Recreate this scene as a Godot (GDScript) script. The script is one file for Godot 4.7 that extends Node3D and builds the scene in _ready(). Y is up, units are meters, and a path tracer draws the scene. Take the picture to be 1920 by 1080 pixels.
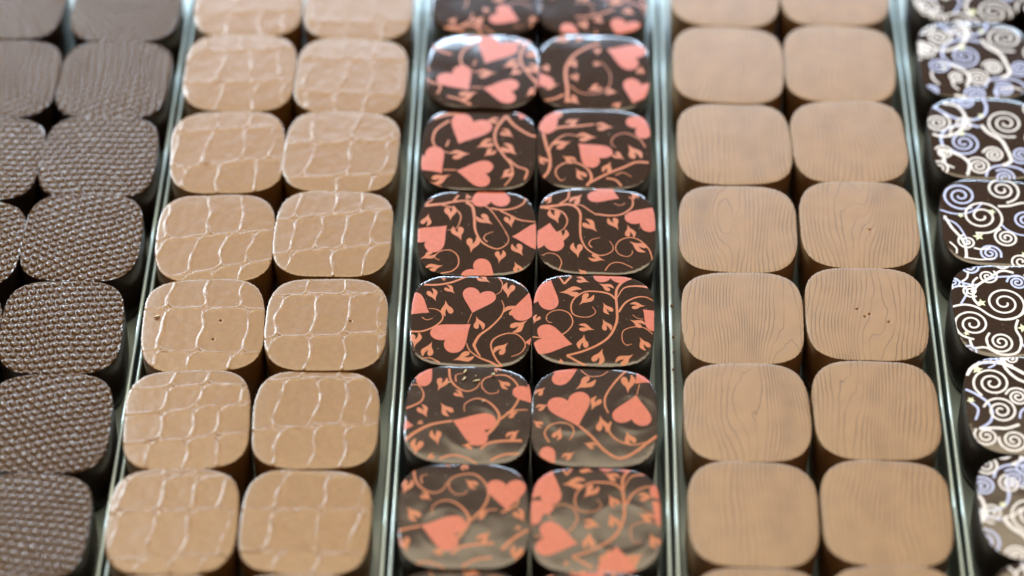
extends Node3D
# A confectioner's counter seen close: five glass trays of moulded chocolates.
# Sizes below are written in millimetres and multiplied by MM.

const MM := 0.001
const TOP := 15.0          # height of a chocolate above the tray floor
const HALF := 12.65        # half its width
const DEEP := 1.022       # how much longer than wide it is
const POWER := 3.6         # the squareness of its outline
const RIM_Y := 9.0         # height of a tray wall
const TEX := 384

var rng := RandomNumberGenerator.new()
var noise := FastNoiseLite.new()
var mats := {}
var taken := {}

# ---------------------------------------------------------------- names and labels

func numbered(called: String) -> String:
	var n: int = taken.get(called, 0)
	taken[called] = n + 1
	return called if n == 0 else "%s_%03d" % [called, n]

func thing(called: String, label: String, category: String, group: String, at: Vector3, turn := 0.0) -> Node3D:
	var o := Node3D.new()
	o.name = numbered(called)
	add_child(o)
	o.position = at
	o.rotation.y = turn
	tag(o, label, category, group)
	return o

func tag(o: Node, label: String, category: String, group := "") -> void:
	o.set_meta("label", label)
	o.set_meta("category", category)
	if group:
		o.set_meta("group", group)

func part(called: String, mesh: Mesh, material: Material, parent: Node) -> MeshInstance3D:
	var o := MeshInstance3D.new()
	o.name = called
	o.mesh = mesh
	o.material_override = material
	parent.add_child(o, true)
	return o

# ---------------------------------------------------------------- the outline of a chocolate

func outline_wobble(angle: float, salt: float) -> float:
	return 1.0 + 0.010 * noise.get_noise_2d(cos(angle) * 60.0 + salt * 37.0, sin(angle) * 60.0 + salt * 11.0) + 0.0055 * noise.get_noise_2d(cos(angle) * 900.0 + salt * 17.0, sin(angle) * 900.0)

func sag(r: float) -> float:   # how far the top face has dropped, in mm, from its middle (0) to its rim (1)
	return 0.11 * r * r + 0.045 * pow(r, 11.0) + 0.05 * pow(r, 90.0)

func on_outline(u: float, v: float) -> Vector2:   # the square -1..1 pressed into the rounded square
	var m := maxf(absf(u), absf(v))
	if m < 1e-6:
		return Vector2.ZERO
	return Vector2(u, v) * (m / pow(pow(absf(u), POWER) + pow(absf(v), POWER), 1.0 / POWER))

func top_mesh(n: int, salt: float, relief: Callable, fade_from := 0.955) -> ArrayMesh:
	var row := n + 1
	var pos := PackedVector3Array()
	var nrm := PackedVector3Array()
	var uv := PackedVector2Array()
	pos.resize(row * row)
	nrm.resize(row * row)
	uv.resize(row * row)
	for j in row:
		var v := -1.0 + 2.0 * j / n
		for i in row:
			var u := -1.0 + 2.0 * i / n
			var r := maxf(absf(u), absf(v))
			var p := on_outline(u, v)
			var w := lerpf(1.0, outline_wobble(p.angle(), salt), pow(r, 6.0))
			var h := -sag(r)
			h += float(relief.call(p.x * HALF, p.y * HALF)) * (1.0 - smoothstep(fade_from, 1.0, r))
			pos[j * row + i] = Vector3(p.x * w * HALF, TOP + h, p.y * w * HALF * DEEP) * MM
			uv[j * row + i] = Vector2(p.x * 0.5 + 0.5, p.y * 0.5 + 0.5)
	for j in row:
		for i in row:
			var a := pos[j * row + mini(i + 1, n)] - pos[j * row + maxi(i - 1, 0)]
			var b := pos[mini(j + 1, n) * row + i] - pos[maxi(j - 1, 0) * row + i]
			nrm[j * row + i] = b.cross(a).normalized()
	var idx := PackedInt32Array()
	idx.resize(n * n * 6)
	var k := 0
	for j in n:
		for i in n:
			var a := j * row + i
			idx[k] = a
			idx[k + 1] = a + 1
			idx[k + 2] = a + row + 1
			idx[k + 3] = a
			idx[k + 4] = a + row + 1
			idx[k + 5] = a + row
			k += 6
	var arrays := []
	arrays.resize(Mesh.ARRAY_MAX)
	arrays[Mesh.ARRAY_VERTEX] = pos
	arrays[Mesh.ARRAY_NORMAL] = nrm
	arrays[Mesh.ARRAY_TEX_UV] = uv
	arrays[Mesh.ARRAY_INDEX] = idx
	var mesh := ArrayMesh.new()
	mesh.add_surface_from_arrays(Mesh.PRIMITIVE_TRIANGLES, arrays)
	return mesh

func shell_mesh(salt: float) -> ArrayMesh:
	var yr := TOP - sag(1.0)
	var profile := [[1.0, yr], [1.004, yr - 0.25], [1.006, yr - 0.9], [1.004, yr - 3.0], [0.998, 8.0], [0.99, 4.0], [0.98, 1.6], [0.965, 0.6], [0.93, 0.08], [0.86, 0.0]]
	var ring := 128
	var st := SurfaceTool.new()
	st.begin(Mesh.PRIMITIVE_TRIANGLES)
	st.set_smooth_group(0)
	for level in profile:
		for k in ring:
			var side := k / 32
			var t := -1.0 + 2.0 * (k % 32) / 32.0
			var s: Vector2 = [Vector2(t, -1), Vector2(1, t), Vector2(-t, 1), Vector2(-1, -t)][side]
			var p := on_outline(s.x, s.y)
			var w := outline_wobble(p.angle(), salt)
			if level[1] < yr - 0.5:
				w = 1.0 + 0.010 * noise.get_noise_2d(cos(p.angle()) * 60.0 + salt * 37.0, sin(p.angle()) * 60.0 + salt * 11.0)
			st.set_uv(Vector2(k / 32.0, level[1] / 20.0))
			st.add_vertex(Vector3(p.x * HALF * w * level[0], level[1], p.y * HALF * DEEP * w * level[0]) * MM)
	for l in profile.size() - 1:
		for k in ring:
			var a := l * ring + k
			var b := l * ring + (k + 1) % ring
			for q in [a, a + ring, b, b, a + ring, b + ring]:
				st.add_index(q)
	var last := (profile.size() - 1) * ring
	st.set_uv(Vector2.ZERO)
	st.add_vertex(Vector3.ZERO)
	for k in ring:
		for q in [last + k, profile.size() * ring, last + (k + 1) % ring]:
			st.add_index(q)
	st.generate_normals()
	return st.commit()

# ---------------------------------------------------------------- painting the cocoa-butter prints

class Print:
	var size: int
	var px: PackedFloat32Array      # linear red, green, blue
	var ink: PackedFloat32Array     # how much print lies on the chocolate
	var shift := Vector2.ZERO
	var rough := 0.36

	func _init(side: int, base: Color) -> void:
		size = side
		px.resize(side * side * 3)
		ink.resize(side * side)
		for i in side * side:
			px[i * 3] = base.r
			px[i * 3 + 1] = base.g
			px[i * 3 + 2] = base.b

	func dab(x: int, y: int, c: Color, a: float) -> void:
		if x < 0 or y < 0 or x >= size or y >= size:
			return
		var i := y * size + x
		px[i * 3] = lerpf(px[i * 3], c.r, a)
		px[i * 3 + 1] = lerpf(px[i * 3 + 1], c.g, a)
		px[i * 3 + 2] = lerpf(px[i * 3 + 2], c.b, a)
		ink[i] = maxf(ink[i], a)

	func fill(poly: PackedVector2Array, c: Color) -> void:
		var lo := Vector2(1e9, 1e9)
		var hi := -lo
		var pts := PackedVector2Array()
		for p in poly:
			var q := (p + shift) * size
			pts.append(q)
			lo = lo.min(q)
			hi = hi.max(q)
		var y0 := maxi(0, floori(lo.y))
		var y1 := mini(size - 1, ceili(hi.y))
		var x0 := maxi(0, floori(lo.x) - 1)
		var x1 := mini(size - 1, ceili(hi.x) + 1)
		if x1 < x0 or y1 < y0:
			return
		var cover := PackedFloat32Array()
		cover.resize(x1 - x0 + 1)
		for y in range(y0, y1 + 1):
			cover.fill(0.0)
			for sub in 4:
				var yy := y + (sub + 0.5) / 4.0
				var cuts := []
				for k in pts.size():
					var a := pts[k]
					var b := pts[(k + 1) % pts.size()]
					if (a.y > yy) != (b.y > yy):
						cuts.append(a.x + (yy - a.y) / (b.y - a.y) * (b.x - a.x))
				cuts.sort()
				for k in range(0, cuts.size() - 1, 2):
					var from: float = cuts[k]
					var to: float = cuts[k + 1]
					for x in range(maxi(x0, floori(from)), mini(x1, floori(to)) + 1):
						cover[x - x0] += 0.25 * clampf(minf(to, x + 1.0) - maxf(from, float(x)), 0.0, 1.0)
			for x in range(x0, x1 + 1):
				if cover[x - x0] > 0.003:
					dab(x, y, c, minf(cover[x - x0], 1.0))

	func smooth(pts: Array, steps := 7) -> PackedVector2Array:
		var out := PackedVector2Array()
		for k in pts.size() - 1:
			var a: Vector2 = pts[maxi(k - 1, 0)]
			var b: Vector2 = pts[k]
			var d: Vector2 = pts[k + 1]
			var e: Vector2 = pts[mini(k + 2, pts.size() - 1)]
			for s in steps:
				out.append(b.cubic_interpolate(d, a, e, float(s) / steps))
		out.append(pts[-1])
		return out

	func stroke(pts: Array, w0: float, w1: float, c: Color) -> void:
		var line := smooth(pts)
		var n := line.size()
		var left := PackedVector2Array()
		var right := PackedVector2Array()
		for k in n:
			var d := (line[mini(k + 1, n - 1)] - line[maxi(k - 1, 0)]).normalized()
			var w := 0.5 * lerpf(w0, w1, float(k) / (n - 1))
			left.append(line[k] + Vector2(-d.y, d.x) * w)
			right.append(line[k] - Vector2(-d.y, d.x) * w)
		for k in n - 1:   # short quads, so that a line may cross itself
			fill(PackedVector2Array([left[k], left[k + 1], right[k + 1], right[k]]), c)
			if k > 0:
				disc(line[k], 0.5 * lerpf(w0, w1, float(k) / (n - 1)), c)

	func disc(at: Vector2, r: float, c: Color) -> void:
		var q := (at + shift) * size
		var rr := r * size
		for y in range(floori(q.y - rr - 1), ceili(q.y + rr + 1)):
			for x in range(floori(q.x - rr - 1), ceili(q.x + rr + 1)):
				var a := clampf(rr + 0.5 - Vector2(x + 0.5, y + 0.5).distance_to(q), 0.0, 1.0)
				if a > 0.0:
					dab(x, y, c, a)

	func heart(tip: Vector2, notch: Vector2, c: Color) -> void:
		var up := notch - tip
		var side := Vector2(-up.y, up.x)
		var half := []
		var curve := [[Vector2(0, 1), Vector2(0.10, 1.24), Vector2(0.50, 1.36), Vector2(0.62, 1.02)], [Vector2(0.62, 1.02), Vector2(0.72, 0.70), Vector2(0.26, 0.40), Vector2(0, 0)]]
		for b in curve:
			for s in 9:
				half.append(b[0].bezier_interpolate(b[1], b[2], b[3], s / 9.0))
		var poly := PackedVector2Array()
		for p in half:
			poly.append(tip + up * p.y + side * p.x)
		poly.append(tip)
		for k in range(half.size() - 1, 0, -1):
			poly.append(tip + up * half[k].y - side * half[k].x)
		fill(poly, c)

	func leaf(base: Vector2, tip: Vector2, c: Color) -> void:
		var up := (tip - base) * 0.98
		var side := Vector2(-up.y, up.x)
		var flip := 1.0 if absf(sin(base.x * 91.0 + base.y * 57.0)) > 0.5 else -1.0
		var shape := [Vector2(0.10, 1.0), Vector2(0.0, 0.72), Vector2(-0.20, 0.50), Vector2(-0.36, 0.26), Vector2(-0.33, 0.02), Vector2(-0.17, -0.20), Vector2(-0.13, 0.06), Vector2(-0.02, 0.30), Vector2(0.02, 0.27), Vector2(0.05, 0.02), Vector2(0.20, -0.10), Vector2(0.36, 0.06), Vector2(0.33, 0.32), Vector2(0.20, 0.52), Vector2(0.13, 0.76), Vector2(0.10, 1.0)]
		var poly := PackedVector2Array()
		for p in smooth(shape, 3):
			poly.append(base + up * p.y + side * p.x * flip)
		fill(poly, c)

	func spiral(at: Vector2, r: float, turns: float, start: float, way: float, w: float, c: Color) -> void:
		var pts := []
		var n := int(turns * 11.0)
		for k in n + 1:
			var t := float(k) / n
			pts.append(at + Vector2.from_angle(start + way * TAU * turns * t) * r * (1.0 - 0.86 * pow(t, 0.85)))
		stroke(pts, w, w * 0.85, c)

	func star(at: Vector2, r: float, turn: float, c: Color) -> void:
		var poly := PackedVector2Array()
		for k in 10:
			poly.append(at + Vector2.from_angle(turn + k * PI / 5.0) * (r if k % 2 == 0 else r * 0.45))
		fill(poly, c)

	func colour_texture() -> ImageTexture:
		var bytes := PackedByteArray()
		bytes.resize(size * size * 3)
		for i in size * size * 3:
			var l := px[i]
			bytes[i] = int(clampf(12.92 * l if l < 0.0031308 else 1.055 * pow(l, 1.0 / 2.4) - 0.055, 0.0, 1.0) * 255.0 + 0.5)
		return ImageTexture.create_from_image(Image.create_from_data(size, size, false, Image.FORMAT_RGB8, bytes))

	func rough_texture(bare: float) -> ImageTexture:
		var bytes := PackedByteArray()
		bytes.resize(size * size)
		for i in size * size:
			bytes[i] = int(lerpf(bare, rough, ink[i]) * 255.0)
		return ImageTexture.create_from_image(Image.create_from_data(size, size, false, Image.FORMAT_L8, bytes))

const CORAL := Color(0.46, 0.090, 0.034)
const ORANGE := Color(0.43, 0.112, 0.022)
const CREAM := Color(0.74, 0.70, 0.69)
const BLUE := Color(0.47, 0.52, 0.78)
const YELLOW := Color(0.75, 0.78, 0.50)
const DARK := Color(0.036, 0.0215, 0.0155)

# hearts are [tip, notch], leaves [fork, tip], vines [width at start, width at end, points]; all on the unit square of a top face
var heart_prints := {
	"C1r2": {"h": [.315, .445, .43, .17, .19, .81, .03, .60, .315, .78, .565, .81, .85, .12, .90, -.08],
		"l": [.64, .14, .53, .14, .70, .28, .81, .34, .72, .47, .85, .56, .60, .42, .46, .48, .62, .52, .55, .61, .28, .59, .43, .55, .13, .90, .28, .84, .79, .78, .69, .86],
		"v": [[.045, .02, .72, .08, .64, .25, .64, .42, .72, .58, .79, .70, .80, .83, .74, .95], [.04, .04, .72, .08, .80, .2, .92, .3, 1., .33], [.03, .03, .76, .62, .84, .71, .93, .76, .91, .87], [.04, .05, .08, .13, .22, .07, .36, .08], [.04, .015, .22, .15, .11, .27, .09, .42, .15, .52, .26, .57], [.03, .04, .0, .9, .1, .93, .22, 1.], [.02, .02, .2, .77, .31, .77], [.03, .02, .21, .48, .23, .40]]},
	"C2r2": {"h": [.36, .45, .54, .62, 1.08, .12, .88, .24, .2, .04, .02, .2],
		"l": [.17, .48, .3, .41, .38, .37, .53, .35, .54, .23, .68, .22, .28, .2, .37, .12, .31, .67, .22, .59, .60, .78, .63, .66, .40, .86, .32, .76, .68, .57, .76, .65, .87, .6, .81, .44, .18, .1, .22, .02, .07, .68, .0, .6],
		"v": [[.04, .04, .03, .90, .10, .78, .11, .62, .08, .48, .05, .32], [.03, .015, .10, .55, .14, .44, .25, .34, .37, .36], [.05, .03, .08, .32, .18, .25, .34, .23, .5, .2], [.04, .012, .43, .96, .47, .88, .45, .78, .37, .70, .27, .68, .18, .74, .16, .82, .2, .9, .24, .89], [.035, .04, .45, .93, .6, .82, .76, .73, .86, .67, .97, .67], [.03, .03, .6, .87, .68, .89, .73, .96], [.02, .01, .68, .83, .75, .8, .82, .85], [.02, .01, .95, .48, .9, .38, .78, .31, .68, .35, .65, .44, .69, .49]]},
	"C1r3": {"h": [.62, -.12, .62, .14, .245, .425, .065, .61, .80, .555, 1.05, .55, .66, 1.08, .48, .93],
		"l": [.27, .22, .29, .37, .33, .46, .355, .61, .47, .59, .465, .75, .53, .32, .63, .43, .77, .33, .81, .45, .7, .74, .70, .87, .83, .66, .88, .79, .13, .75, .03, .82, .1, .92, .22, .87, .85, .95, .83, .84, .06, .4, .1, .28, .43, .1, .4, .04],
		"v": [[.045, .008, .41, .15, .46, .2, .478, .32, .485, .47, .53, .6, .6, .67, .68, .70, .75, .65, .77, .58, .74, .5], [.025, .008, .54, .17, .61, .23, .69, .38, .76, .53], [.05, .02, .05, .18, .2, .165, .3, .14, .42, .13, .55, .17], [.03, .03, .3, .13, .34, .06], [.03, .02, .06, .16, .12, .1], [.025, .008, .2, .18, .3, .22, .36, .3, .35, .4, .32, .46, .25, .48], [.03, .025, .62, .22, .72, .24, .82, .22, .9, .16, .92, .08], [.03, .02, .7, .25, .79, .31, .87, .36, 1., .38], [.008, .02, .64, .5, .58, .53, .56, .58, .59, .62], [.02, .01, .2, .97, .29, .95, .345, .88, .34, .78, .28, .715, .2, .72, .15, .77, .15, .8, .19, .825]]},
	"C2r3": {"h": [.695, .115, .5, .03, 1.0, .2, .87, .4, .10, .425, .06, .68],
		"l": [.13, .29, .16, .44, .21, .53, .22, .68, .33, .68, .33, .83, .41, .41, .52, .51, .63, .37, .675, .5, .79, .55, .775, .42, .46, .81, .57, .86, .9, .7, .765, .63, .84, .1, .8, .03, .07, .17, .13, .1, .3, .17, .37, .06, .4, 1., .34, .95],
		"v": [[.045, .008, .02, .24, .15, .22, .25, .2, .32, .23, .36, .31, .36, .45, .365, .58, .40, .69, .46, .76, .54, .79, .62, .75, .64, .69, .61, .62], [.03, .025, .18, .2, .25, .13, .26, .04], [.02, .02, .3, .2, .37, .21, .44, .27, .5, .32], [.03, .02, .5, .31, .62, .325, .72, .3, .8, .22, .81, .13, .78, .09], [.03, .012, .05, .25, .15, .265, .22, .31, .25, .4, .22, .49, .16, .54], [.008, .02, .53, .585, .46, .61, .435, .66, .46, .7], [.02, .01, .97, .82, .94, .7, .86, .6, .77, .575, .69, .62, .66, .7, .69, .77, .76, .795, .8, .76, .8, .725], [.01, .015, .04, .8, .1, .775, .17, .8, .205, .88, .18, .97], [.015, .012, .57, .96, .62, .88, .7, .865, .8, .92], [.01, .01, .65, .175, .7, .2, .745, .17]]},
	"C1r4": {"h": [.503, .421, .558, .205, .495, .545, .295, .725, .148, .43, -.03, .32, .975, .155, 1.0, .42, .945, .725, 1.1, .7],
		"l": [.15, .19, .21, .30, .28, .14, .36, .205, .55, .01, .635, .085, .8, .1, .775, .245, .8, .4, .9, .295, .85, .58, .975, .49, .3, .43, .26, .29, .57, .58, .55, .45, .73, .84, .80, .72, .5, .88, .37, .955, .15, .88, .175, .74, .05, .68, .06, .82, .26, .05, .22, .04],
		"v": [[.03, .03, .09, .12, .2, .115, .32, .08, .45, .0], [.015, .008, .70, .0, .74, .08, .73, .17, .69, .21], [.02, .015, .85, .02, .91, .09, .98, .15], [.01, .008, .5, .425, .47, .54], [.008, .04, .74, .27, .763, .35, .74, .45, .66, .57, .57, .67, .53, .77], [.04, .012, .53, .77, .56, .84, .59, .89], [.01, .035, .47, .75, .5, .83, .58, .9, .68, .95, .76, 1.], [.03, .01, .0, .64, .1, .635, .2, .58, .26, .5, .25, .43, .2, .39, .14, .385], [.012, .01, .09, .48, .13, .51, .18, .49], [.025, .01, .78, 1., .71, .9, .67, .77, .7, .69, .79, .635, .88, .64, .945, .72, .94, .8, .9, .85, .84, .88], [.01, .02, .08, .93, .18, .92, .26, .97]]},
	"C2r4": {"h": [.336, .778, .085, .73, .136, .08, .04, .32, .63, -.2, .63, .03, .905, .365, 1.05, .5],
		"l": [.36, .06, .46, .08, .36, .2, .2, .2, .46, .24, .385, .36, .63, .15, .535, .085, .63, .41, .56, .315, .62, .6, .585, .485, .40, .59, .52, .605, .42, .8, .415, .665, .82, .33, .93, .315, .9, .54, .8, .475, .94, .78, .87, .675, .54, .95, .60, .815, .73, .95, .83, .845, .04, .49, .0, .57, .25, .98, .25, .93],
		"v": [[.035, .03, .45, 1., .37, .95, .295, .90], [.03, .035, .295, .9, .42, .85, .55, .77, .64, .67, .69, .52, .69, .38, .68, .25, .685, .15, .73, .07, .8, .02], [.01, .035, .69, .25, .74, .14, .83, .11, .95, .115], [.03, .012, .705, .41, .76, .3, .85, .235, .93, .23, 1., .27], [.03, .008, .68, .27, .62, .21, .52, .19, .42, .2, .34, .27, .31, .36, .33, .45, .4, .48, .47, .47, .515, .42, .485, .36], [.02, .01, .0, .71, .1, .72, .2, .7, .28, .65, .33, .55, .3, .45, .22, .41, .14, .44, .11, .5, .13, .545, .16, .55], [.015, .01, .99, .63, .92, .57, .83, .565, .75, .61, .74, .7, .77, .76, .82, .75], [.02, .03, .2, .04, .245, .12], [.03, .03, .245, .12, .3, .03], [.008, .01, .82, .43, .86, .465, .91, .475]]},
	"C1r5": {"h": [.38, .575, .635, .66, .18, -.02, .06, .14, 1.08, .38, .96, .2, .075, .64, -.15, .63],
		"l": [.28, .15, .255, .28, .16, .07, .165, .14, .39, .28, .47, .33, .35, .5, .26, .4, .8, .2, .71, .14, .12, .45, .19, .55, .14, .6, .09, .62, .12, .8, .09, .94, .25, .7, .27, .83, .82, .5, .9, .44, .84, .72, .91, .63, .55, .83, .46, .81, .25, .93, .19, .97, .72, .03, .7, -.05],
		"v": [[.045, .03, .0, .81, .1, .7, .22, .62, .38, .58], [.03, .012, .32, .03, .34, .15, .4, .23, .48, .265, .55, .23, .58, .16], [.008, .02, .43, .08, .38, .1, .385, .17], [.03, .01, .76, .54, .85, .43, .9, .3, .88, .18, .8, .09, .7, .085, .61, .13, .595, .21, .65, .28, .72, .27, .73, .24], [.008, .045, .47, .48, .47, .4, .55, .34, .64, .36, .72, .44, .75, .53, .71, .63, .63, .74], [.03, .04, .62, .85, .68, .79, .8, .76, .94, .75], [.01, .03, .0, .22, .08, .22, .13, .3, .12, .38, .06, .43, .0, .46], [.03, .02, .3, .96, .4, .92, .5, .94, .6, 1.], [.03, .015, .76, .54, .85, .45, .97, .43], [.03, .03, .7, .96, .8, .9, .92, .88]]},
	"C2r5": {"h": [.375, .605, .285, .345, .83, .265, .795, .51, .38, -.04, .17, .05, .82, .145, 1.0, -.05, .2, 1.05, .08, .9],
		"l": [.46, .12, .35, .24, .52, .32, .46, .43, .76, .09, .78, .25, .57, .63, .56, .48, .2, .72, .25, .62, .05, .43, .13, .38, .08, .6, .0, .56, .8, .75, .74, .64, .5, .8, .42, .76, .28, .92, .35, .85, .04, .28, .09, .2],
		"v": [[.03, .02, .74, .02, .66, .13, .59, .27, .58, .37, .61, .46], [.012, .01, .855, .15, .835, .26], [.03, .04, .38, .6, .48, .7, .58, .83, .7, .91, .82, .85, .92, .75, 1., .67], [.03, .015, .63, .55, .62, .65, .7, .74, .82, .77, .92, .74], [.015, .012, .38, .02, .45, .08, .54, .07, .6, .02], [.02, .015, .15, .77, .11, .68, .15, .6, .24, .57, .32, .6, .34, .67, .31, .74]]},
	"C2r1": {"h": [.61, .2, .87, .3, .86, .9, .93, .66, -.06, .5, .02, .7],
		"l": [.23, .06, .12, .13, .36, .05, .33, .13, .52, .2, .54, .29, .5, .4, .58, .4, .29, .38, .36, .47, .32, .56, .37, .65, .08, .72, .2, .67, .55, .7, .45, .78, .62, .76, .73, .76, .92, .5, .92, .4, .05, .45, .11, .53, .3, .85, .38, .95, .7, .95, .76, .88],
		"v": [[.04, .05, .54, .12, .42, .19, .31, .3, .25, .45, .25, .6, .27, .75, .27, .92], [.02, .01, .3, .7, .36, .77, .46, .8, .58, .77, .65, .66, .64, .5, .55, .36], [.03, .04, .05, .9, .15, .88, .24, .82]]},
}
# which print each heart chocolate of a row takes, how far it is shifted on it, and a further heart if there is one
var heart_rows := {
	"C1": [["C2r3", .12, -.3], ["C1r2", .2, -.03], ["C1r2", 0., 0.], ["C1r3", 0., 0.], ["C1r4", 0., 0.], ["C1r5", 0., 0.], ["C1r5", -.21, .02, .83, .46, .83, .22], ["C2r3", .1, .2]],
	"C2": [["C1r4", .25, -.35], ["C2r1", 0., 0.], ["C2r2", 0., 0.], ["C2r3", 0., 0.], ["C2r4", 0., 0.], ["C2r5", 0., 0.], ["C2r4", .03, -.05], ["C1r4", .1, .3]],
}

func mottled(p: Print, salt: int, amount: float) -> void:   # uneven cocoa butter and pale dust specks
	var r := RandomNumberGenerator.new()
	r.seed = 900 + salt
	for k in 60:
		p.disc(Vector2(r.randf(), r.randf()), r.randf_range(0.0008, 0.0030), DARK)
	for k in 34:
		p.disc(Vector2(r.randf(), r.randf()), r.randf_range(0.0008, 0.0035), Color(0.40, 0.31, 0.25))
	for y in p.size:
		for x in p.size:
			var i := (y * p.size + x) * 3
			var m := 1.0 + amount * noise.get_noise_2d(x * 2.3 + salt * 700.0, y * 2.3) + 0.6 * amount * noise.get_noise_2d(x * 19.0, y * 19.0 + salt * 300.0)
			p.px[i] *= m
			p.px[i + 1] *= m
			p.px[i + 2] *= m

func heart_print(which: Array, salt: int) -> Print:
	var p := Print.new(TEX, DARK)
	var d: Dictionary = heart_prints[which[0]]
	for wrap in [Vector2(0, 0), Vector2(1, 0), Vector2(-1, 0), Vector2(0, 1), Vector2(0, -1)]:
		p.shift = Vector2(which[1], which[2]) + wrap
		if wrap != Vector2.ZERO and (absf(which[1]) + absf(which[2])) < 0.01:
			continue
		for v in d.v:
			var pts := []
			for k in range(2, v.size(), 2):
				pts.append(Vector2(v[k], v[k + 1]))
			p.stroke(pts, v[0] * 0.64, v[1] * 0.64, ORANGE)
		for k in range(0, d.l.size(), 4):
			p.leaf(Vector2(d.l[k], d.l[k + 1]), Vector2(d.l[k + 2], d.l[k + 3]), ORANGE)
		for k in range(0, 4 if which.size() > 3 else d.h.size(), 4):
			p.heart(Vector2(d.h[k], d.h[k + 1]), Vector2(d.h[k + 2], d.h[k + 3]), CORAL)
	p.shift = Vector2.ZERO
	if which.size() > 3:
		p.heart(Vector2(which[3], which[4]), Vector2(which[5], which[6]), CORAL)
	mottled(p, salt, 0.08)
	return p

# scrolls are [u, v, radius, 1 for blue, turn direction, start angle], bands [blue, width, points], stars [u, v, radius]
var scroll_prints := [
	{"s": [.69, .32, .18, 0, 1, 1.2, .29, .565, .15, 1, -1, 2.6, .39, .85, .11, 0, 1, 3.6, .535, .71, .095, 0, 1, 3.4, .78, .71, .11, 1, -1, 3.0, .085, .315, .12, 0, 1, -1.0, .35, .05, .10, 1, 1, 3.0, .95, .15, .12, 0, -1, 2.0, .60, .98, .10, 1, 1, 4.0, .95, .5, .12, 0, 1, 2.0],
		"b": [[1, .045, .06, .1, .16, .2, .27, .27, .4, .28, .5, .23, .54, .12, .52, .0], [0, .05, .16, .07, .27, .1, .33, .2, .33, .33, .25, .44, .12, .49, .03, .46], [0, .06, .47, .35, .52, .44, .62, .53, .66, .65, .68, .78, .6, .84], [0, .05, .06, .65, .16, .68, .26, .74, .31, .83, .28, .96], [1, .045, .1, .6, .1, .48, .18, .38, .32, .34, .45, .37], [1, .04, .44, .97, .48, .88, .6, .84, .75, .88, .82, .98]],
		"t": [.48, .23, .035, .28, .45, .04, .09, .72, .03]},
	{"s": [.185, .208, .165, 1, 1, 1.0, .55, .12, .16, 0, -1, 1.4, .345, .445, .205, 0, -1, 1.9, .54, .685, .11, 0, -1, 4.3, .38, .87, .10, 1, -1, .4, .72, .48, .13, 1, -1, 1.5, .9, .2, .15, 0, 1, 2.0, .85, .8, .14, 0, -1, .5],
		"b": [[1, .03, .0, .38, .1, .42, .2, .42, .3, .37, .37, .28], [0, .045, .03, .45, .08, .58, .15, .7, .18, .8, .18, .92], [1, .03, .02, .48, .12, .54, .18, .66, .2, .78], [0, .03, .16, .92, .3, .94, .42, .92], [0, .04, .5, .32, .6, .31, .72, .27, .85, .3], [1, .03, .5, .52, .56, .6, .68, .65, .8, .62], [0, .03, .05, .75, .1, .82, .1, .88]],
		"t": [.3, .68, .05, .44, .39, .035, .67, .87, .035, .17, .44, .03]},
	{"s": [.43, .42, .19, 0, -1, 1.9, .14, .65, .165, 0, 1, 1.6, .35, .84, .125, 0, -1, 4.0, .57, .19, .09, 1, 1, 3.2, .19, .02, .10, 1, 1, 3.1, .61, .83, .10, 1, -1, 3.4, .8, .35, .16, 0, 1, 2.4, .85, .75, .14, 0, 1, .4, .46, -.03, .09, 0, 1, 3.0],
		"b": [[1, .035, .03, .14, .12, .2, .22, .22, .31, .17, .42, .13, .6, .12], [0, .045, .22, .45, .18, .36, .22, .24, .33, .15, .45, .06, .55, .08], [0, .04, .0, .46, .1, .44, .2, .47, .3, .56, .4, .6, .52, .57, .6, .5], [0, .04, .52, .6, .49, .7, .52, .82, .47, .95, .34, .97, .22, .9, .12, .9, .1, .8], [1, .035, .11, .2, .135, .3, .07, .43], [0, .03, .24, .82, .24, .9]],
		"t": [.24, .42, .045, .55, .69, .05, .01, .23, .03, .08, .75, .03]},
	{"s": [.23, .28, .165, 0, 1, 2.2, .27, .565, .14, 0, 1, 3.4, .34, .86, .12, 0, -1, 3.4, .42, .42, .10, 0, 1, 3.4, .53, .62, .12, 1, 1, 3.0, .62, .2, .15, 0, -1, 2.0, .75, .6, .14, 0, 1, 1.0, .65, .85, .12, 1, 1, .5],
		"b": [[0, .06, .03, .2, .1, .1, .2, .06, .35, .08, .5, .18], [1, .04, .01, .35, .09, .4, .17, .48, .2, .58, .17, .68, .08, .75], [0, .05, .08, .75, .2, .74, .3, .74, .4, .7], [1, .035, .03, .47, .09, .55, .06, .66], [0, .05, .33, .0, .35, .12, .42, .22, .5, .27], [1, .03, .2, .02, .32, .02, .42, .0]],
		"t": [.12, .14, .05, .04, .46, .035]},
]
var scroll_rows := [[2, .3, .45], [0, .12, -.1], [0, 0., 0.], [1, 0., 0.], [2, 0., 0.], [3, 0., 0.], [0, -.3, .25], [1, .1, .3]]

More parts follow.
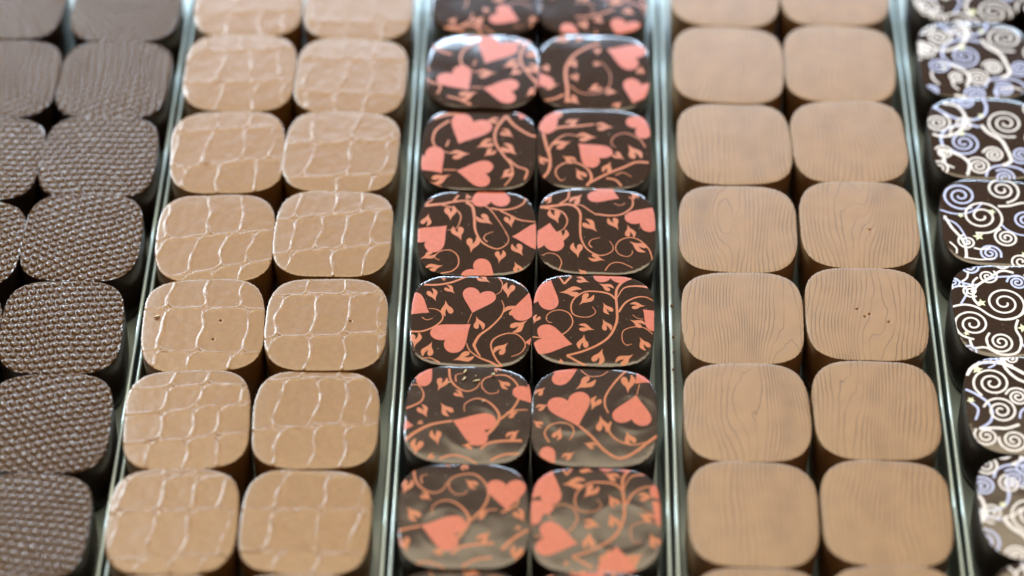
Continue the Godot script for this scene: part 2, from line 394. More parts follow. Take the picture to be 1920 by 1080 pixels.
func scroll_print(which: Array, salt: int) -> Print:
	var p := Print.new(TEX, DARK)
	p.rough = 0.45
	var d: Dictionary = scroll_prints[which[0]]
	for wrap in [Vector2(0, 0), Vector2(1, 0), Vector2(-1, 0), Vector2(0, 1), Vector2(0, -1)]:
		p.shift = Vector2(which[1], which[2]) + wrap
		if wrap != Vector2.ZERO and (absf(which[1]) + absf(which[2])) < 0.01:
			continue
		for pass_ in [1, 0]:
			for k in range(0, d.s.size(), 6):
				if d.s[k + 3] == pass_:
					p.spiral(Vector2(d.s[k], d.s[k + 1]), d.s[k + 2], 2.3, d.s[k + 5], d.s[k + 4], 0.020, BLUE if pass_ == 1 else CREAM)
			for b in d.b:
				if b[0] == pass_:
					var pts := []
					for k in range(2, b.size(), 2):
						pts.append(Vector2(b[k], b[k + 1]))
					p.stroke(pts, b[1] * 0.54, b[1] * 0.54, BLUE if pass_ == 1 else CREAM)
		for k in range(0, d.t.size(), 3):
			p.star(Vector2(d.t[k], d.t[k + 1]), d.t[k + 2], d.t[k] * 40.0, YELLOW)
	p.shift = Vector2.ZERO
	var r := RandomNumberGenerator.new()   # small scrolls in the spaces that are left
	r.seed = 60 + salt
	var held := []
	for k in range(0, d.s.size(), 6):
		held.append([Vector2(d.s[k] + which[1], d.s[k + 1] + which[2]), d.s[k + 2]])
	for attempt in 40:
		var at := Vector2(r.randf(), r.randf())
		var size := r.randf_range(0.07, 0.11)
		var free := true
		for h in held:
			if at.distance_to(h[0]) < h[1] + size * 0.8:
				free = false
		if free:
			held.append([at, size])
			p.spiral(at, size, 2.0, r.randf() * TAU, 1.0 if r.randf() < 0.5 else -1.0, 0.018, CREAM if r.randf() < 0.65 else BLUE)
			var out := Vector2.from_angle(r.randf() * TAU)
			p.stroke([at + out * size, at + out * size * 1.6 + out.orthogonal() * size * 0.5, at + out * size * 1.9 + out.orthogonal() * size * 1.4], 0.020, 0.016, CREAM)
	mottled(p, salt + 40, 0.10)
	return p

# ---------------------------------------------------------------- moulded relief

func bump_relief(salt: float, turn: float, pitch: float) -> Callable:   # rows of round scales
	var c := cos(turn)
	var s := sin(turn)
	return func(x: float, z: float) -> float:
		var wx := x + 0.6 * noise.get_noise_2d(x * 3.0 + salt * 50.0, z * 3.0)
		var wz := z + 0.6 * noise.get_noise_2d(x * 3.0, z * 3.0 + salt * 50.0)
		var a := (wx * c - wz * s) / pitch
		var b := (wx * s + wz * c) / (pitch * 0.84)
		var best := 9.0
		var r0 := floori(b)
		for rr in [r0, r0 + 1]:
			var off := 0.5 if posmod(rr, 2) == 1 else 0.0
			var col := roundf(a - off)
			var hash := sin(col * 12.9 + rr * 78.2 + salt * 31.0) * 43758.5
			hash -= floorf(hash)
			var dx := (a - off - col) * pitch
			var dz: float = (b - rr) * pitch * 0.84
			best = minf(best, sqrt(dx * dx + dz * dz) / (pitch * (0.41 + 0.08 * hash)))
		if best < 1.0:
			return 0.36 * pow(1.0 - best * best, 0.7) - 0.12
		return -0.12

func skin_relief(levels: Array, columns: Array, salt: float, pits: Array) -> Callable:   # rows of large flat scales with raised edges
	return func(x: float, z: float) -> float:
		var u := x / (2.0 * HALF) + 0.5
		var v := z / (2.0 * HALF) + 0.5
		u += 0.034 * noise.get_noise_2d(v * 150.0 + salt * 80.0, u * 70.0)
		v += 0.014 * noise.get_noise_2d(u * 150.0, salt * 90.0 + v * 60.0)
		var k := 0
		while k < levels.size() and v > lerpf(levels[k][0], levels[k][1], u):
			k += 1
		var v0 := -0.35 if k == 0 else lerpf(levels[k - 1][0], levels[k - 1][1], u)
		var v1 := 1.35 if k == levels.size() else lerpf(levels[k][0], levels[k][1], u)
		var cols: Array = columns[k]
		var skew := -0.05 * ((v - v0) / (v1 - v0) - 0.5)
		var q := 0
		while q < cols.size() and u > cols[q] + skew:
			q += 1
		var u0: float = -0.3 if q == 0 else cols[q - 1] + skew
		var u1: float = 1.3 if q == cols.size() else cols[q] + skew
		var rc := 1.5
		var ax := (u1 - u0) * HALF
		var az := (v1 - v0) * HALF
		var dx := absf((u - (u0 + u1) * 0.5) * 2.0 * HALF) - ax + rc
		var dz := absf((v - (v0 + v1) * 0.5) * 2.0 * HALF) - az + rc
		var sd := Vector2(maxf(dx, 0.0), maxf(dz, 0.0)).length() + minf(maxf(dx, dz), 0.0) - rc
		var ridge := (0.085 + 0.075 * noise.get_noise_2d(x * 12.0 + salt * 33.0, z * 12.0)) * exp(-pow((sd + 0.15) / 0.15, 2.0))
		ridge -= 0.05 * smoothstep(-0.10, 0.25, sd)
		ridge += 0.05 * clampf(1.0 + sd / 3.0, 0.0, 1.0) + 0.010 * noise.get_noise_2d(x * 14.0 + salt * 90.0, z * 14.0)
		for pit in pits:
			ridge -= 0.7 * exp(-Vector2(x - pit[0], z - pit[1]).length_squared() / 0.035)
		return ridge

func gentle_relief(salt: float, amount: float, pits: Array, rings := []) -> Callable:   # the slow unevenness of a thin printed sheet
	return func(x: float, z: float) -> float:
		var h := amount * (noise.get_noise_2d(x * 4.0 + salt * 130.0, z * 4.0) + 0.22 * noise.get_noise_2d(x * 11.0, z * 11.0 + salt * 70.0))
		for ring in rings:
			h += 0.034 * exp(-pow((Vector2(x - ring[0], z - ring[1]).length() - ring[2]) / 0.9, 2.0))
		for pit in pits:
			h -= 0.7 * exp(-Vector2(x - pit[0], z - pit[1]).length_squared() / 0.032)
		return h

func wood_textures(salt: float, knot: Array, base: Color) -> Array:   # [colour with groove shade painted in, height] of a grain that was pressed into the chocolate
	var bytes := PackedByteArray()
	bytes.resize(TEX * TEX * 3)
	var tall := PackedByteArray()
	tall.resize(TEX * TEX)
	var tone := base.linear_to_srgb() * 255.0
	var field := PackedFloat32Array()
	field.resize(TEX * TEX)
	for y in TEX:
		var v := float(y) / TEX
		for x in TEX:
			var u := float(x) / TEX
			var f := 26.0 * u + 2.1 * noise.get_noise_2d(u * 58.0 + salt * 310.0, v * 34.0 + salt * 57.0) + 0.30 * noise.get_noise_2d(u * 300.0, v * 90.0 + salt * 90.0)
			f += 0.10 * noise.get_noise_2d(u * 900.0 + salt * 9.0, v * 260.0)
			for k in knot:
				f += k[4] * exp(-Vector2((u - k[0]) * k[2], (v - k[1]) * k[3]).length_squared())
			field[y * TEX + x] = f
	for y in TEX:
		for x in TEX:
			var at := y * TEX + x
			var f := field[at]
			var steep := Vector2(field[y * TEX + mini(x + 1, TEX - 1)] - field[y * TEX + maxi(x - 1, 0)], field[mini(y + 1, TEX - 1) * TEX + x] - field[maxi(y - 1, 0) * TEX + x]).length() * 0.5
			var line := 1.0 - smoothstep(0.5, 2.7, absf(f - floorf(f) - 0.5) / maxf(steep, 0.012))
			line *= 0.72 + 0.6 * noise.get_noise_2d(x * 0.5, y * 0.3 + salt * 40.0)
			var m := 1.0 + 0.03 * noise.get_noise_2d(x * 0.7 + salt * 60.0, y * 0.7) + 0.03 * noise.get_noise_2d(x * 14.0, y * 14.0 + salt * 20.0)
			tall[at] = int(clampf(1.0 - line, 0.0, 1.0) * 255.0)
			var d := (1.0 - 0.23 * line) * m  # grain lines darkened in the colour: pigment and painted groove shade
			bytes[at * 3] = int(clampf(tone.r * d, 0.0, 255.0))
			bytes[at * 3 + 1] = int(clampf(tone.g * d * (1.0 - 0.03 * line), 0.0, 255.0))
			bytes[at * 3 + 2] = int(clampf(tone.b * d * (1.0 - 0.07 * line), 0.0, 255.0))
	return [ImageTexture.create_from_image(Image.create_from_data(TEX, TEX, false, Image.FORMAT_RGB8, bytes)), ImageTexture.create_from_image(Image.create_from_data(TEX, TEX, false, Image.FORMAT_L8, tall))]

# ---------------------------------------------------------------- materials

func chocolate(colour: Color, rough: float) -> StandardMaterial3D:
	var m := StandardMaterial3D.new()
	m.albedo_color = colour.linear_to_srgb()
	m.roughness = rough
	m.metallic_specular = 0.5
	return m

func speckle(base: Color) -> ImageTexture:   # mottling, with a few pale crumbs of fat
	var p := Print.new(TEX, base)
	var r := RandomNumberGenerator.new()
	r.seed = 77
	for k in 70:
		p.disc(Vector2(r.randf(), r.randf()), r.randf_range(0.0008, 0.003), Color(0.45, 0.30, 0.16))
	for k in 26:
		p.disc(Vector2(r.randf(), r.randf()), r.randf_range(0.0006, 0.0018), Color(0.13, 0.065, 0.022))
	for y in TEX:
		for x in TEX:
			var i := (y * TEX + x) * 3
			var m := 1.0 + 0.07 * noise.get_noise_2d(x * 2.0, y * 2.0) + 0.05 * noise.get_noise_2d(x * 14.0 + 900.0, y * 14.0)
			for c in 3:
				p.px[i + c] *= m
	return p.colour_texture()

func fine_grain(freq: float, salt: int) -> NoiseTexture2D:
	var n := FastNoiseLite.new()
	n.seed = salt
	n.noise_type = FastNoiseLite.TYPE_SIMPLEX_SMOOTH
	n.frequency = freq
	n.fractal_octaves = 3
	var t := NoiseTexture2D.new()
	t.width = 256
	t.height = 256
	t.seamless = true
	t.noise = n
	return t

# ---------------------------------------------------------------- the things

func chocolate_piece(called: String, label: String, group: String, at: Array, turn: float, salt: float, top: Mesh, face: Material, body: Material) -> Node3D:
	var o := thing(called, label, "chocolate", group, Vector3(at[0], 0.0, at[1]) * MM, turn)
	o.rotation.x = 0.011 * sin(salt * 12.7)
	o.rotation.z = 0.011 * sin(salt * 7.3 + 1.0)
	o.scale.y = 1.0 + 0.018 * sin(salt * 5.1)
	part("shell", shell_mesh(salt), body, o)
	part("top_face", top, face, o)
	return o

func sweep(profile: Array, z0: float, z1: float) -> ArrayMesh:   # a cross-section drawn out along the tray
	var poly := PackedVector2Array()
	for p in profile:
		poly.append(Vector2(p[0], p[1]) * MM)
	var area := 0.0
	for k in poly.size():
		area += poly[k].cross(poly[(k + 1) % poly.size()])
	if area < 0.0:
		poly.reverse()
	var st := SurfaceTool.new()
	st.begin(Mesh.PRIMITIVE_TRIANGLES)
	var n := poly.size()
	for k in n:
		var a := poly[k]
		var b := poly[(k + 1) % n]
		var before := (a - poly[(k - 1 + n) % n]).normalized()
		var here := (b - a).normalized()
		var after := (poly[(k + 2) % n] - b).normalized()
		var na := Vector2(here.y, -here.x) + (Vector2(before.y, -before.x) if before.dot(here) > 0.8 else Vector2.ZERO)
		var nb := Vector2(here.y, -here.x) + (Vector2(after.y, -after.x) if after.dot(here) > 0.8 else Vector2.ZERO)
		na = na.normalized()
		nb = nb.normalized()
		var quad := [[a, z1, na], [b, z0, nb], [a, z0, na], [a, z1, na], [b, z1, nb], [b, z0, nb]]
		for q in quad:
			st.set_normal(Vector3(q[2].x, q[2].y, 0.0))
			st.add_vertex(Vector3(q[0].x, q[0].y, q[1] * MM))
	var cap := Geometry2D.triangulate_polygon(poly)
	for k in range(0, cap.size(), 3):
		var way := (poly[cap[k + 1]] - poly[cap[k]]).cross(poly[cap[k + 2]] - poly[cap[k]])
		var facing := [0, 2, 1] if way > 0.0 else [0, 1, 2]
		for face in [[z1, 1.0, facing], [z0, -1.0, [facing[0], facing[2], facing[1]]]]:
			for i in face[2]:
				st.set_normal(Vector3(0, 0, face[1]))
				st.add_vertex(Vector3(poly[cap[k + i]].x, poly[cap[k + i]].y, face[0] * MM))
	st.index()
	return st.commit()

func tray(x0: float, x1: float, label: String) -> void:
	var o := thing("glass_tray", label, "tray", "glass trays of the display", Vector3((x0 + x1) * 0.5, 0.0, 0.0) * MM)
	var half := (x1 - x0) * 0.5
	var z0 := -190.0
	var z1 := 130.0
	var floor_shape := [[-half + 0.02, -1.6], [half - 0.02, -1.6], [half - 0.02, -0.02], [-half + 0.02, -0.02]]
	part("floor", sweep(floor_shape, z0, z1), mats.tray_floor, o)
	for s in [-1.0, 1.0]:
		var outer: float = s * half
		var wall := part("wall", sweep([[outer, 0.0], [outer, RIM_Y - 0.35], [outer - s * 0.8, RIM_Y - 0.35], [outer - s * 1.9, 0.0]], z0, z1), mats.glass, o)
		var cap := [[outer, RIM_Y - 0.34]]
		for k in range(1, 8):
			var a := k / 8.0 * PI
			cap.append([outer - s * 0.40 * (1.0 - cos(a)), RIM_Y - 0.34 + 0.34 * sin(a)])
		cap.append([outer - s * 0.8, RIM_Y - 0.34])
		part("rim", sweep(cap, z0, z1), mats.rim, wall)

func crumb(at: Vector3, long: float, thick: float, turn: float, material: Material, label: String, group: String) -> void:
	var st := SurfaceTool.new()
	st.begin(Mesh.PRIMITIVE_TRIANGLES)
	st.set_smooth_group(0)
	var ring := 8
	for k in 7:
		var t := k / 6.0
		var w := thick * (0.25 + 0.75 * sqrt(maxf(0.0, 1.0 - pow(2.0 * t - 1.0, 4.0)))) * (1.0 + 0.3 * sin(k * 2.3 + turn * 5.0))
		for i in ring:
			var a := TAU * i / ring
			st.add_vertex(Vector3((t - 0.5) * long, w * 0.5 * (1.0 + sin(a)), w * 0.5 * cos(a) + 0.12 * long * sin(t * 3.0)) * MM)
	for k in 6:
		for i in ring:
			var a := k * ring + i
			var b := k * ring + (i + 1) % ring
			for q in [a, b, a + ring, b, b + ring, a + ring]:
				st.add_index(q)
	for i in range(1, ring - 1):
		for q in [0, i + 1, i, 6 * ring, 6 * ring + i, 6 * ring + i + 1]:
			st.add_index(q)
	st.generate_normals()
	var o := MeshInstance3D.new()
	o.name = numbered("chocolate_crumb")
	o.mesh = st.commit()
	o.material_override = material
	add_child(o)
	o.position = at * MM
	o.rotation.y = turn
	tag(o, label, "crumb", group)

func lamp(called: String, label: String, at: Vector3, size: Vector2, energy: float, colour: Color, glow: float, aim := Vector3(0, 0.015, 0)) -> void:
	var o := thing(called, label, "lamp", "", at)
	o.look_at_from_position(at, aim, Vector3.UP if absf((aim - at).normalized().y) < 0.98 else Vector3.FORWARD)
	var box := BoxMesh.new()
	box.size = Vector3(size.x + 0.02, size.y + 0.02, 0.03)
	var housing := part("housing", box, mats.lamp_body, o)
	housing.position = Vector3(0, 0, 0.017)
	var pane := BoxMesh.new()
	pane.size = Vector3(size.x, size.y, 0.002)
	var lit := StandardMaterial3D.new()
	lit.albedo_color = Color(0.8, 0.8, 0.8)
	lit.emission_enabled = true
	lit.emission = colour
	lit.emission_energy_multiplier = glow
	var diffuser := part("lamp_diffuser", pane, lit, o)
	diffuser.position = Vector3(0, 0, 0.0005)
	var l := AreaLight3D.new()
	l.name = "lamp_light"
	l.area_size = size
	l.light_energy = energy
	l.light_color = colour
	l.area_range = 10.0
	l.area_normalize_energy = true
	l.shadow_enabled = true
	o.add_child(l)
	l.position = Vector3(0, 0, -0.003)

# ---------------------------------------------------------------- the scene

func _ready() -> void:
	rng.seed = 4711
	noise.seed = 12
	noise.noise_type = FastNoiseLite.TYPE_SIMPLEX_SMOOTH
	noise.fractal_type = FastNoiseLite.FRACTAL_NONE
	noise.frequency = 0.02

	# camera: a 107 mm lens looking 47 degrees down on the trays
	var cam := Camera3D.new()
	cam.name = "camera"
	add_child(cam)
	var pitch := deg_to_rad(47.0)
	var yaw := deg_to_rad(1.139)
	cam.position = Vector3(0.007315, 0.40964, 0.367935)
	cam.basis = Basis(Vector3.UP, yaw) * Basis(Vector3.RIGHT, -pitch)
	var look := CameraAttributesPhysical.new()
	look.frustum_focal_length = 12.0 * 4802.45 / 540.0
	look.frustum_focus_distance = 0.5362
	look.frustum_near = 0.05
	look.frustum_far = 20.0
	look.exposure_aperture = 7.6
	cam.attributes = look
	cam.fov = rad_to_deg(2.0 * atan(540.0 / 4802.45))
	cam.current = true

	var around := WorldEnvironment.new()
	around.name = "environment"
	var env := Environment.new()
	env.background_mode = Environment.BG_COLOR
	env.background_color = Color(0.66, 0.54, 0.42)
	env.background_energy_multiplier = 0.24
	env.tonemap_mode = Environment.TONE_MAPPER_LINEAR
	env.tonemap_exposure = 1.02
	env.sdfgi_enabled = true
	env.ssao_enabled = true
	env.ssil_enabled = true
	around.environment = env
	add_child(around)

	mats.lamp_body = chocolate(Color(0.05, 0.05, 0.05), 0.6)
	lamp("ceiling_lamp", "large soft white ceiling lamp above the counter", Vector3(-0.02, 1.18, -0.41), Vector2(1.10, 0.70), 1.18, Color(1.0, 0.92, 0.78), 2.0)
	lamp("strip_lamp", "slim cold white strip lamp at the back of the counter", Vector3(0.0, 0.330, -0.540), Vector2(0.60, 0.012), 0.32, Color(0.80, 0.90, 1.0), 4.0)
	lamp("side_lamp", "cold white side lamp at the end of the counter", Vector3(-0.55, 0.60, -0.74), Vector2(0.15, 0.50), 1.15, Color(0.88, 0.95, 1.0), 3.0)

	# ---- materials
	mats.glass = StandardMaterial3D.new()
	mats.glass.albedo_color = Color(0.58, 0.67, 0.67, 0.55)
	mats.glass.roughness = 0.06
	mats.glass.refraction_enabled = true
	mats.glass.refraction_scale = 0.05
	mats.rim = StandardMaterial3D.new()
	mats.rim.albedo_color = Color(0.70, 0.77, 0.77)
	mats.rim.roughness = 0.28
	mats.rim.metallic = 0.35
	mats.tray_floor = StandardMaterial3D.new()
	mats.tray_floor.albedo_color = Color(0.60, 0.67, 0.67)
	mats.tray_floor.roughness = 0.25
	var shelf := StandardMaterial3D.new()
	shelf.albedo_color = Color(0.10, 0.11, 0.12)
	shelf.roughness = 0.5

	var milk := Color(0.250, 0.128, 0.042)
	var grain := fine_grain(0.03, 5)
	mats.milk_body = chocolate(milk, 0.34)
	var pale_milk := Color(0.288, 0.162, 0.074)
	mats.pale_milk_body = chocolate(pale_milk, 0.38)
	mats.milk_face = chocolate(Color.WHITE, 0.31)
	mats.milk_face.albedo_texture = speckle(milk)
	mats.dark_body = chocolate(DARK, 0.34)
	mats.bump_face = chocolate(Color(0.074, 0.037, 0.016), 0.13)
	mats.bump_face.metallic_specular = 0.42
	for m in [mats.milk_body, mats.milk_face, mats.pale_milk_body]:
		m.subsurf_scatter_enabled = true
		m.subsurf_scatter_strength = 0.16
	for m in [mats.milk_body, mats.milk_face, mats.pale_milk_body, mats.dark_body]:
		m.heightmap_enabled = true
		m.heightmap_texture = grain
		m.heightmap_scale = 0.004
	mats.shaving = chocolate(Color(0.72, 0.58, 0.36), 0.6)
	mats.brown_crumb = chocolate(Color(0.20, 0.10, 0.045), 0.6)

	# ---- the shelf and the trays
	var ground := MeshInstance3D.new()
	ground.name = "display_shelf"
	var slab := BoxMesh.new()
	slab.size = Vector3(0.9, 0.02, 0.7)
	ground.mesh = slab
	ground.material_override = shelf
	add_child(ground)
	ground.position = Vector3(0, -0.0117, -0.03)
	ground.set_meta("kind", "structure")
	tag(ground, "dark counter shelf under the glass trays", "shelf")

	var rails := [-133.4, -78.0, -23.1, 32.8, 89.6, 145.0]
	var holds := ["dark chocolates with round scales", "milk chocolates with large flat scales", "dark chocolates printed with coral hearts", "milk chocolates with wood grain", "dark chocolates printed with cream scrolls"]
	for k in 5:
		tray(rails[k] + 0.42, rails[k + 1] - 0.42, "clear glass tray holding the " + holds[k])

	# ---- the chocolates, row by row from the back
	var rows := {
		"A1": [[-119.4, -90.1], [-117.5, -63.7], [-117.6, -37.4], [-118.0, -10.8], [-118.9, 15.2]],
		"A2": [[-92.2, -89.7], [-91.9, -63.7], [-92.1, -38.1], [-92.7, -13.2], [-93.5, 12.8], [-92.6, 38.5], [-93.4, 64.5], [-93.4, 90.4]],
		"B1": [[-63.6, -91.6], [-63.6, -66.3], [-64.0, -40.4], [-64.1, -14.0], [-64.0, 11.3], [-64.5, 37.2], [-64.6, 63.1], [-64.4, 89.0]],
		"B2": [[-37.9, -91.3], [-38.2, -65.9], [-38.6, -40.9], [-38.6, -15.3], [-38.3, 11.0], [-38.8, 36.6], [-39.0, 62.4], [-39.0, 88.2]],
		"C1": [[-7.8, -93.3], [-8.0, -67.3], [-8.0, -42.1], [-7.9, -16.5], [-8.4, 9.3], [-8.3, 35.1], [-8.2, 60.9], [-8.2, 86.8]],
		"C2": [[17.4, -94.0], [17.4, -68.3], [17.3, -42.7], [17.7, -17.0], [17.1, 8.8], [17.4, 35.0], [17.6, 61.0], [17.4, 86.8]],
		"D1": [[48.3, -97.0], [48.0, -71.0], [48.5, -45.2], [48.4, -19.0], [48.4, 7.2], [48.1, 33.1], [48.1, 59.1], [48.1, 85.0]],
		"D2": [[73.9, -98.6], [73.8, -72.4], [74.3, -46.4], [74.6, -20.4], [74.1, 5.6], [74.0, 31.7], [74.1, 57.9], [74.0, 84.0]],
		"E1": [[105.3, -100.1], [104.9, -74.0], [104.9, -48.2], [104.9, -22.1], [104.9, 4.1], [105.1, 30.3], [105.2, 56.5], [105.2, 82.6]],
		"E2": [[130.7, -100.4], [130.4, -74.4]],
	}

	var salt := 0
	# dark, with round scales
	for col in ["A1", "A2"]:
		for k in rows[col].size():
			salt += 1
			var spin: float = [0.08, -0.5, 0.06, 0.42, 0.10, 0.24, -0.12, 0.1][k]
			var top := top_mesh(150, salt, bump_relief(salt, spin, 1.98), 0.975)
			var label: String = {"A11": "dark chocolate with tiny scales in slanting rows, inner side of its tray", "A21": "dark chocolate with tiny blurred scales in slanting rows beside the glass wall", "A23": "dark chocolate with bright scales in slanting rows beside the slanting-scale milk chocolate", "A24": "dark chocolate with crisp round scales beside the milk chocolate with two pinholes", "A25": "dark chocolate with round scales beside the milk chocolate with four uneven rows"}.get(col + str(k), "square dark brown chocolate covered with tiny round shiny scales")
			chocolate_piece("scaled_chocolate", label, "dark chocolates with round scales", rows[col][k], rng.randf_range(-0.05, 0.05), salt, top, mats.bump_face, mats.dark_body)

	# milk, with large flat scales
	var skins := {
		"B1": {3: [[[.52, .42], [.95, .77]], [[.1, .45, .72], [.02, .32, .57, .8], [.25, .5, .72]]],
			4: [[[.30, .36], [.75, .84]], [[.23, .53, .83], [.17, .5, .86], [.09, .4, .72]]],
			5: [[[.16, .18], [.43, .38], [.72, .68]], [[.4, .68], [.34, .6, .95], [.30, .57, .75], [.2, .5, .75]]],
			6: [[[.08, .08], [.42, .40], [.85, .84]], [[.42, .66], [.1, .4, .66, .88], [.06, .36, .62, .92], [.27, .52, .75]]]},
		"B2": {2: [[[.44, .34], [.86, .76]], [[.25, .62, .95], [.24, .58, .9], [.5, .8]]],
			3: [[[.37, .22], [.76, .62]], [[.2, .5, .72], [.16, .4, .62, .85], [.14, .52, .8]]],
			4: [[[.20, .17], [.66, .60]], [[.35, .66, .92], [.1, .41, .69, .95], [.03, .36, .65, .93]]],
			5: [[[.10, .08], [.62, .55]], [[.4, .7], [.2, .5, .72, .92], [.2, .5, .74]]],
			6: [[[.04, .05], [.42, .38], [.80, .80]], [[.3, .6], [.28, .64, .92], [.25, .62, .9], [.3, .6]]]},
	}
	var skin_labels := {
		"B14": "milk chocolate with large flat scales, two pinholes and a yellow crumb",
		"B15": "milk chocolate pressed with four uneven rows of small flat scales",
		"B25": "milk chocolate with tall narrow scales beside the one with four uneven rows",
		"B16": "milk chocolate with tall scales in front of the one with four uneven rows",
		"B26": "milk chocolate with wide scales in front of the one with tall narrow scales",
		"B23": "milk chocolate with slanting scales behind the one with a single pinhole",
		"B24": "milk chocolate with large flat scales in three rows and one pinhole",
		"B13": "milk chocolate with slanting rows of large scales beside the two pinholes one",
	}
	for col in ["B1", "B2"]:
		for k in rows[col].size():
			salt += 1
			var skin: Array = []
			if skins[col].has(k):
				skin = skins[col][k]
			else:
				var a := rng.randf_range(0.2, 0.4)
				var lv := [[a, a - rng.randf_range(-0.03, 0.08)], [a + 0.42, a + 0.42 - rng.randf_range(-0.03, 0.08)]]
				var cs := []
				for row in 3:
					var o := rng.randf_range(0.02, 0.2)
					cs.append([o, o + rng.randf_range(0.26, 0.32), o + rng.randf_range(0.55, 0.64), o + rng.randf_range(0.8, 0.9)])
				skin = [lv, cs]
			var pits := []
			if col == "B1" and k == 4:
				pits = [[3.6, -0.8], [2.2, 4.2]]
			if col == "B2" and k == 4:
				pits = [[5.0, -0.6]]
			var top := top_mesh(136, salt, skin_relief(skin[0], skin[1], salt, pits), 0.97)
			var label: String = skin_labels.get(col + str(k), "square milk chocolate pressed with large flat scales like crocodile skin")
			var turn: float = 0.05 if col == "B1" else 0.01
			chocolate_piece("skin_chocolate", label, "milk chocolates with large flat scales", rows[col][k], turn + rng.randf_range(-0.045, 0.045), salt, top, mats.milk_face, mats.milk_body)

	# dark, printed with hearts
	var heart_labels := {
		"C12": "dark chocolate printed with three coral hearts and a bent thick vine",
		"C13": "dark chocolate with a vine loop and four cut-off coral hearts at its edges",
		"C14": "dark chocolate with two whole coral hearts joined by a thin stalk",
		"C15": "dark chocolate with one coral heart inside a curl and pale crumbs on it",
		"C22": "dark chocolate with one coral heart in its middle among four vines",
		"C23": "dark chocolate with three coral hearts round two facing spiral tendrils",
		"C24": "dark chocolate with a tall branching vine and a coral heart pointing right",
		"C25": "dark chocolate with a coral heart upright and another upside down",
		"C16": "dark chocolate with an upright coral heart beside a heart inside a curl",
		"C26": "dark chocolate with a thick vine and coral heart in front of the upside-down heart",
		"C21": "dark chocolate with two coral hearts along one side and a tall curved vine",
	}
	var swells := {"C15": [[1.0, 3.2, 5.6]], "C16": [[-3.4, 3.0, 5.0]], "C25": [[-4.6, -1.0, 5.0], [8.0, -1.6, 4.6]], "C26": [[5.0, 2.0, 6.0]], "C14": [[-1.0, 9.0, 6.0]]}   # where the print has pulled the surface up
	for col in ["C1", "C2"]:
		for k in rows[col].size():
			salt += 1
			var p := heart_print(heart_rows[col][k], salt)
			var face := chocolate(Color.WHITE, 1.0)
			face.albedo_texture = p.colour_texture()
			face.roughness_texture = p.rough_texture(0.10 if k < 5 else 0.17)
			var top := top_mesh(72, salt, gentle_relief(salt, 0.040 if k < 5 else 0.075, [], swells.get(col + str(k), [])), 0.98)
			var label: String = heart_labels.get(col + str(k), "dark chocolate with coral hearts and orange vines at the tray's blurred end")
			chocolate_piece("heart_chocolate", label, "dark chocolates printed with hearts", rows[col][k], rng.randf_range(-0.035, 0.035), salt, top, face, mats.dark_body)
			if col == "C1" and k == 1:   # it leans a little towards the back
				var lean := get_child(-1) as Node3D
				lean.rotation.x = -0.03
				lean.rotation.z = 0.0
				lean.position.y = 0.2 * MM

	# milk, with wood grain
	for col in ["D1", "D2"]:
		for k in rows[col].size():
			salt += 1
			var knots := []
			var pits := []
			var label := "milk chocolate pressed with fine lengthwise wood grain"
			if col == "D1" and k == 3:
				knots = [[0.33, 0.38, 6.5, 2.2, 5.5]]
				label = "milk chocolate pressed with wood grain round an oval knot"
			elif col == "D1" and k == 4:
				knots = [[0.72, 1.0, 4.0, 0.8, 7.0], [0.12, 0.1, 6.0, 1.0, -4.0]]
				label = "milk chocolate pressed with wood grain in steep chevrons"
			elif col == "D2" and k == 3:
				knots = [[0.62, 0.05, 5.0, 1.1, -6.0]]
				pits = [[2.2, 1.7]]
				label = "milk chocolate pressed with wood grain in a long downward tongue, one pinhole"
			elif col == "D2" and k == 4:
				knots = [[0.45, 1.05, 5.0, 1.1, 4.8]]
				pits = [[-1.9, -1.0], [0.6, 0.3], [-0.4, 1.0], [4.5, 2.3]]
				label = "milk chocolate pressed with wood grain and pierced by four pinholes"
			elif k == 5:
				knots = [[rng.randf_range(0.3, 0.7), 0.2, 5.0, 1.0, -5.0]]
			label = {"D15": "milk chocolate with wood grain in front of the one with steep chevrons", "D25": "milk chocolate with wood grain in front of the one with four pinholes", "D12": "milk chocolate with wood grain behind the one with an oval knot", "D22": "milk chocolate with wood grain behind the one with a downward tongue"}.get(col + str(k), label)
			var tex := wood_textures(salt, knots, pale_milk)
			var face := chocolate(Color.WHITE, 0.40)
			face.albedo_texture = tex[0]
			face.subsurf_scatter_enabled = true
			face.subsurf_scatter_strength = 0.16
			face.heightmap_enabled = true
			face.heightmap_texture = tex[1]
			face.heightmap_scale = 0.0025
			var top := top_mesh(128 if pits else 64, salt, gentle_relief(salt, 0.03, pits), 0.98)
			chocolate_piece("grained_chocolate", label, "milk chocolates with wood grain", rows[col][k], rng.randf_range(-0.035, 0.04), salt, top, face, mats.pale_milk_body)

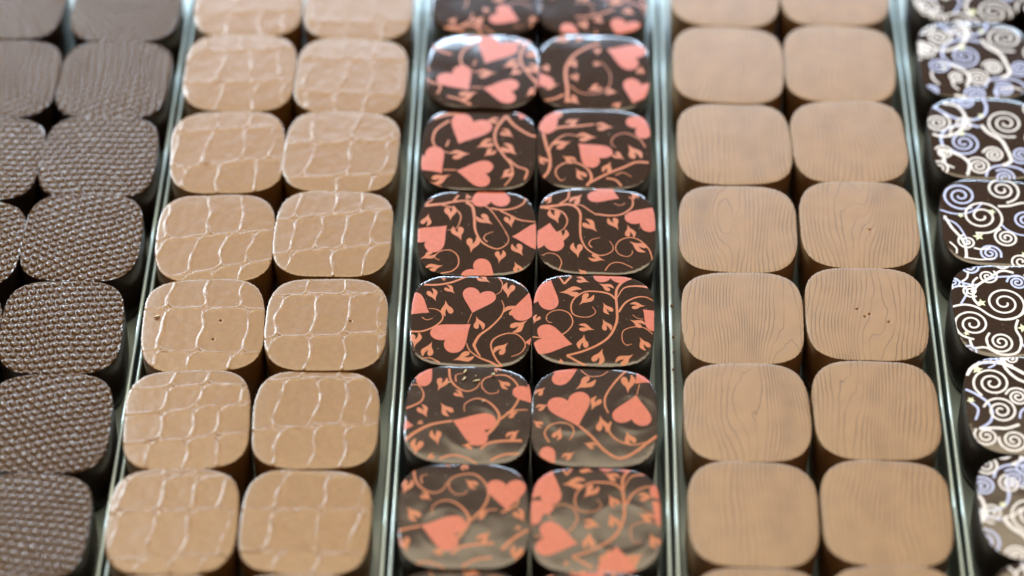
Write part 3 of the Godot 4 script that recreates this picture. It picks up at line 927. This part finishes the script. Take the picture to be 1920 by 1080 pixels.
	# dark, printed with scrolls
	var scroll_labels := {2: "dark chocolate with thick blurred cream and blue scrolls touching all over", 3: "dark chocolate with cream and blue scrolls and a large five-pointed star", 4: "dark chocolate with three cream scrolls and a small yellowish star between them", 5: "dark chocolate with cream scrolls in front of the one with a small yellowish star", 1: "dark chocolate with blurred pale scrolls behind the one with thick touching scrolls"}
	for col in ["E1", "E2"]:
		for k in rows[col].size():
			salt += 1
			var which: Array = scroll_rows[k] if col == "E1" else [1, .2, .1]
			var p := scroll_print(which, salt)
			var face := chocolate(Color.WHITE, 1.0)
			face.albedo_texture = p.colour_texture()
			face.roughness_texture = p.rough_texture(0.11)
			var top := top_mesh(64, salt, gentle_relief(salt, 0.025, []), 0.98)
			var label: String = scroll_labels.get(k if col == "E1" else -1, "dark chocolate printed all over with cream and blue scrolls")
			chocolate_piece("scroll_chocolate", label, "dark chocolates printed with scrolls", rows[col][k], rng.randf_range(-0.02, 0.02), salt, top, face, mats.dark_body)

	# ---- crumbs
	var y := TOP - 0.06
	var pale := "pale shaving lying on the chocolate with a heart inside a curl"
	for c in [[-9.2, 23.6, 1.3, 0.35, 1.2], [-9.3, 25.6, 1.2, 0.40, 1.1], [-6.7, 26.0, 1.5, 0.35, 0.3], [-3.4, 24.4, 0.9, 0.5, 0.5], [-12.2, 26.7, 0.5, 0.3, 0.0], [-5.2, 31.6, 0.5, 0.35, 1.0], [-6.9, 24.8, 0.35, 0.25, 0.3]]:
		crumb(Vector3(c[0], y + 0.1, c[1]), c[2], c[3], c[4], mats.shaving, pale, "pale shavings on the heart chocolate")
	crumb(Vector3(-73.9, y - 0.05, 9.6), 1.3, 0.5, 0.4, mats.shaving, "yellowish crumb on the milk chocolate with two pinholes", "")
	for c in [[34.0, 8.0, 0.5], [34.1, 12.0, 0.4], [33.9, 17.0, 0.45], [34.1, 20.2, 0.35], [34.0, -1.0, 0.6]]:
		crumb(Vector3(c[0], RIM_Y - 0.05, c[1]), c[2] * 1.3, c[2], c[1], mats.brown_crumb, "tiny brown crumb on the glass rim between hearts and wood grain", "brown crumbs on the glass rim")
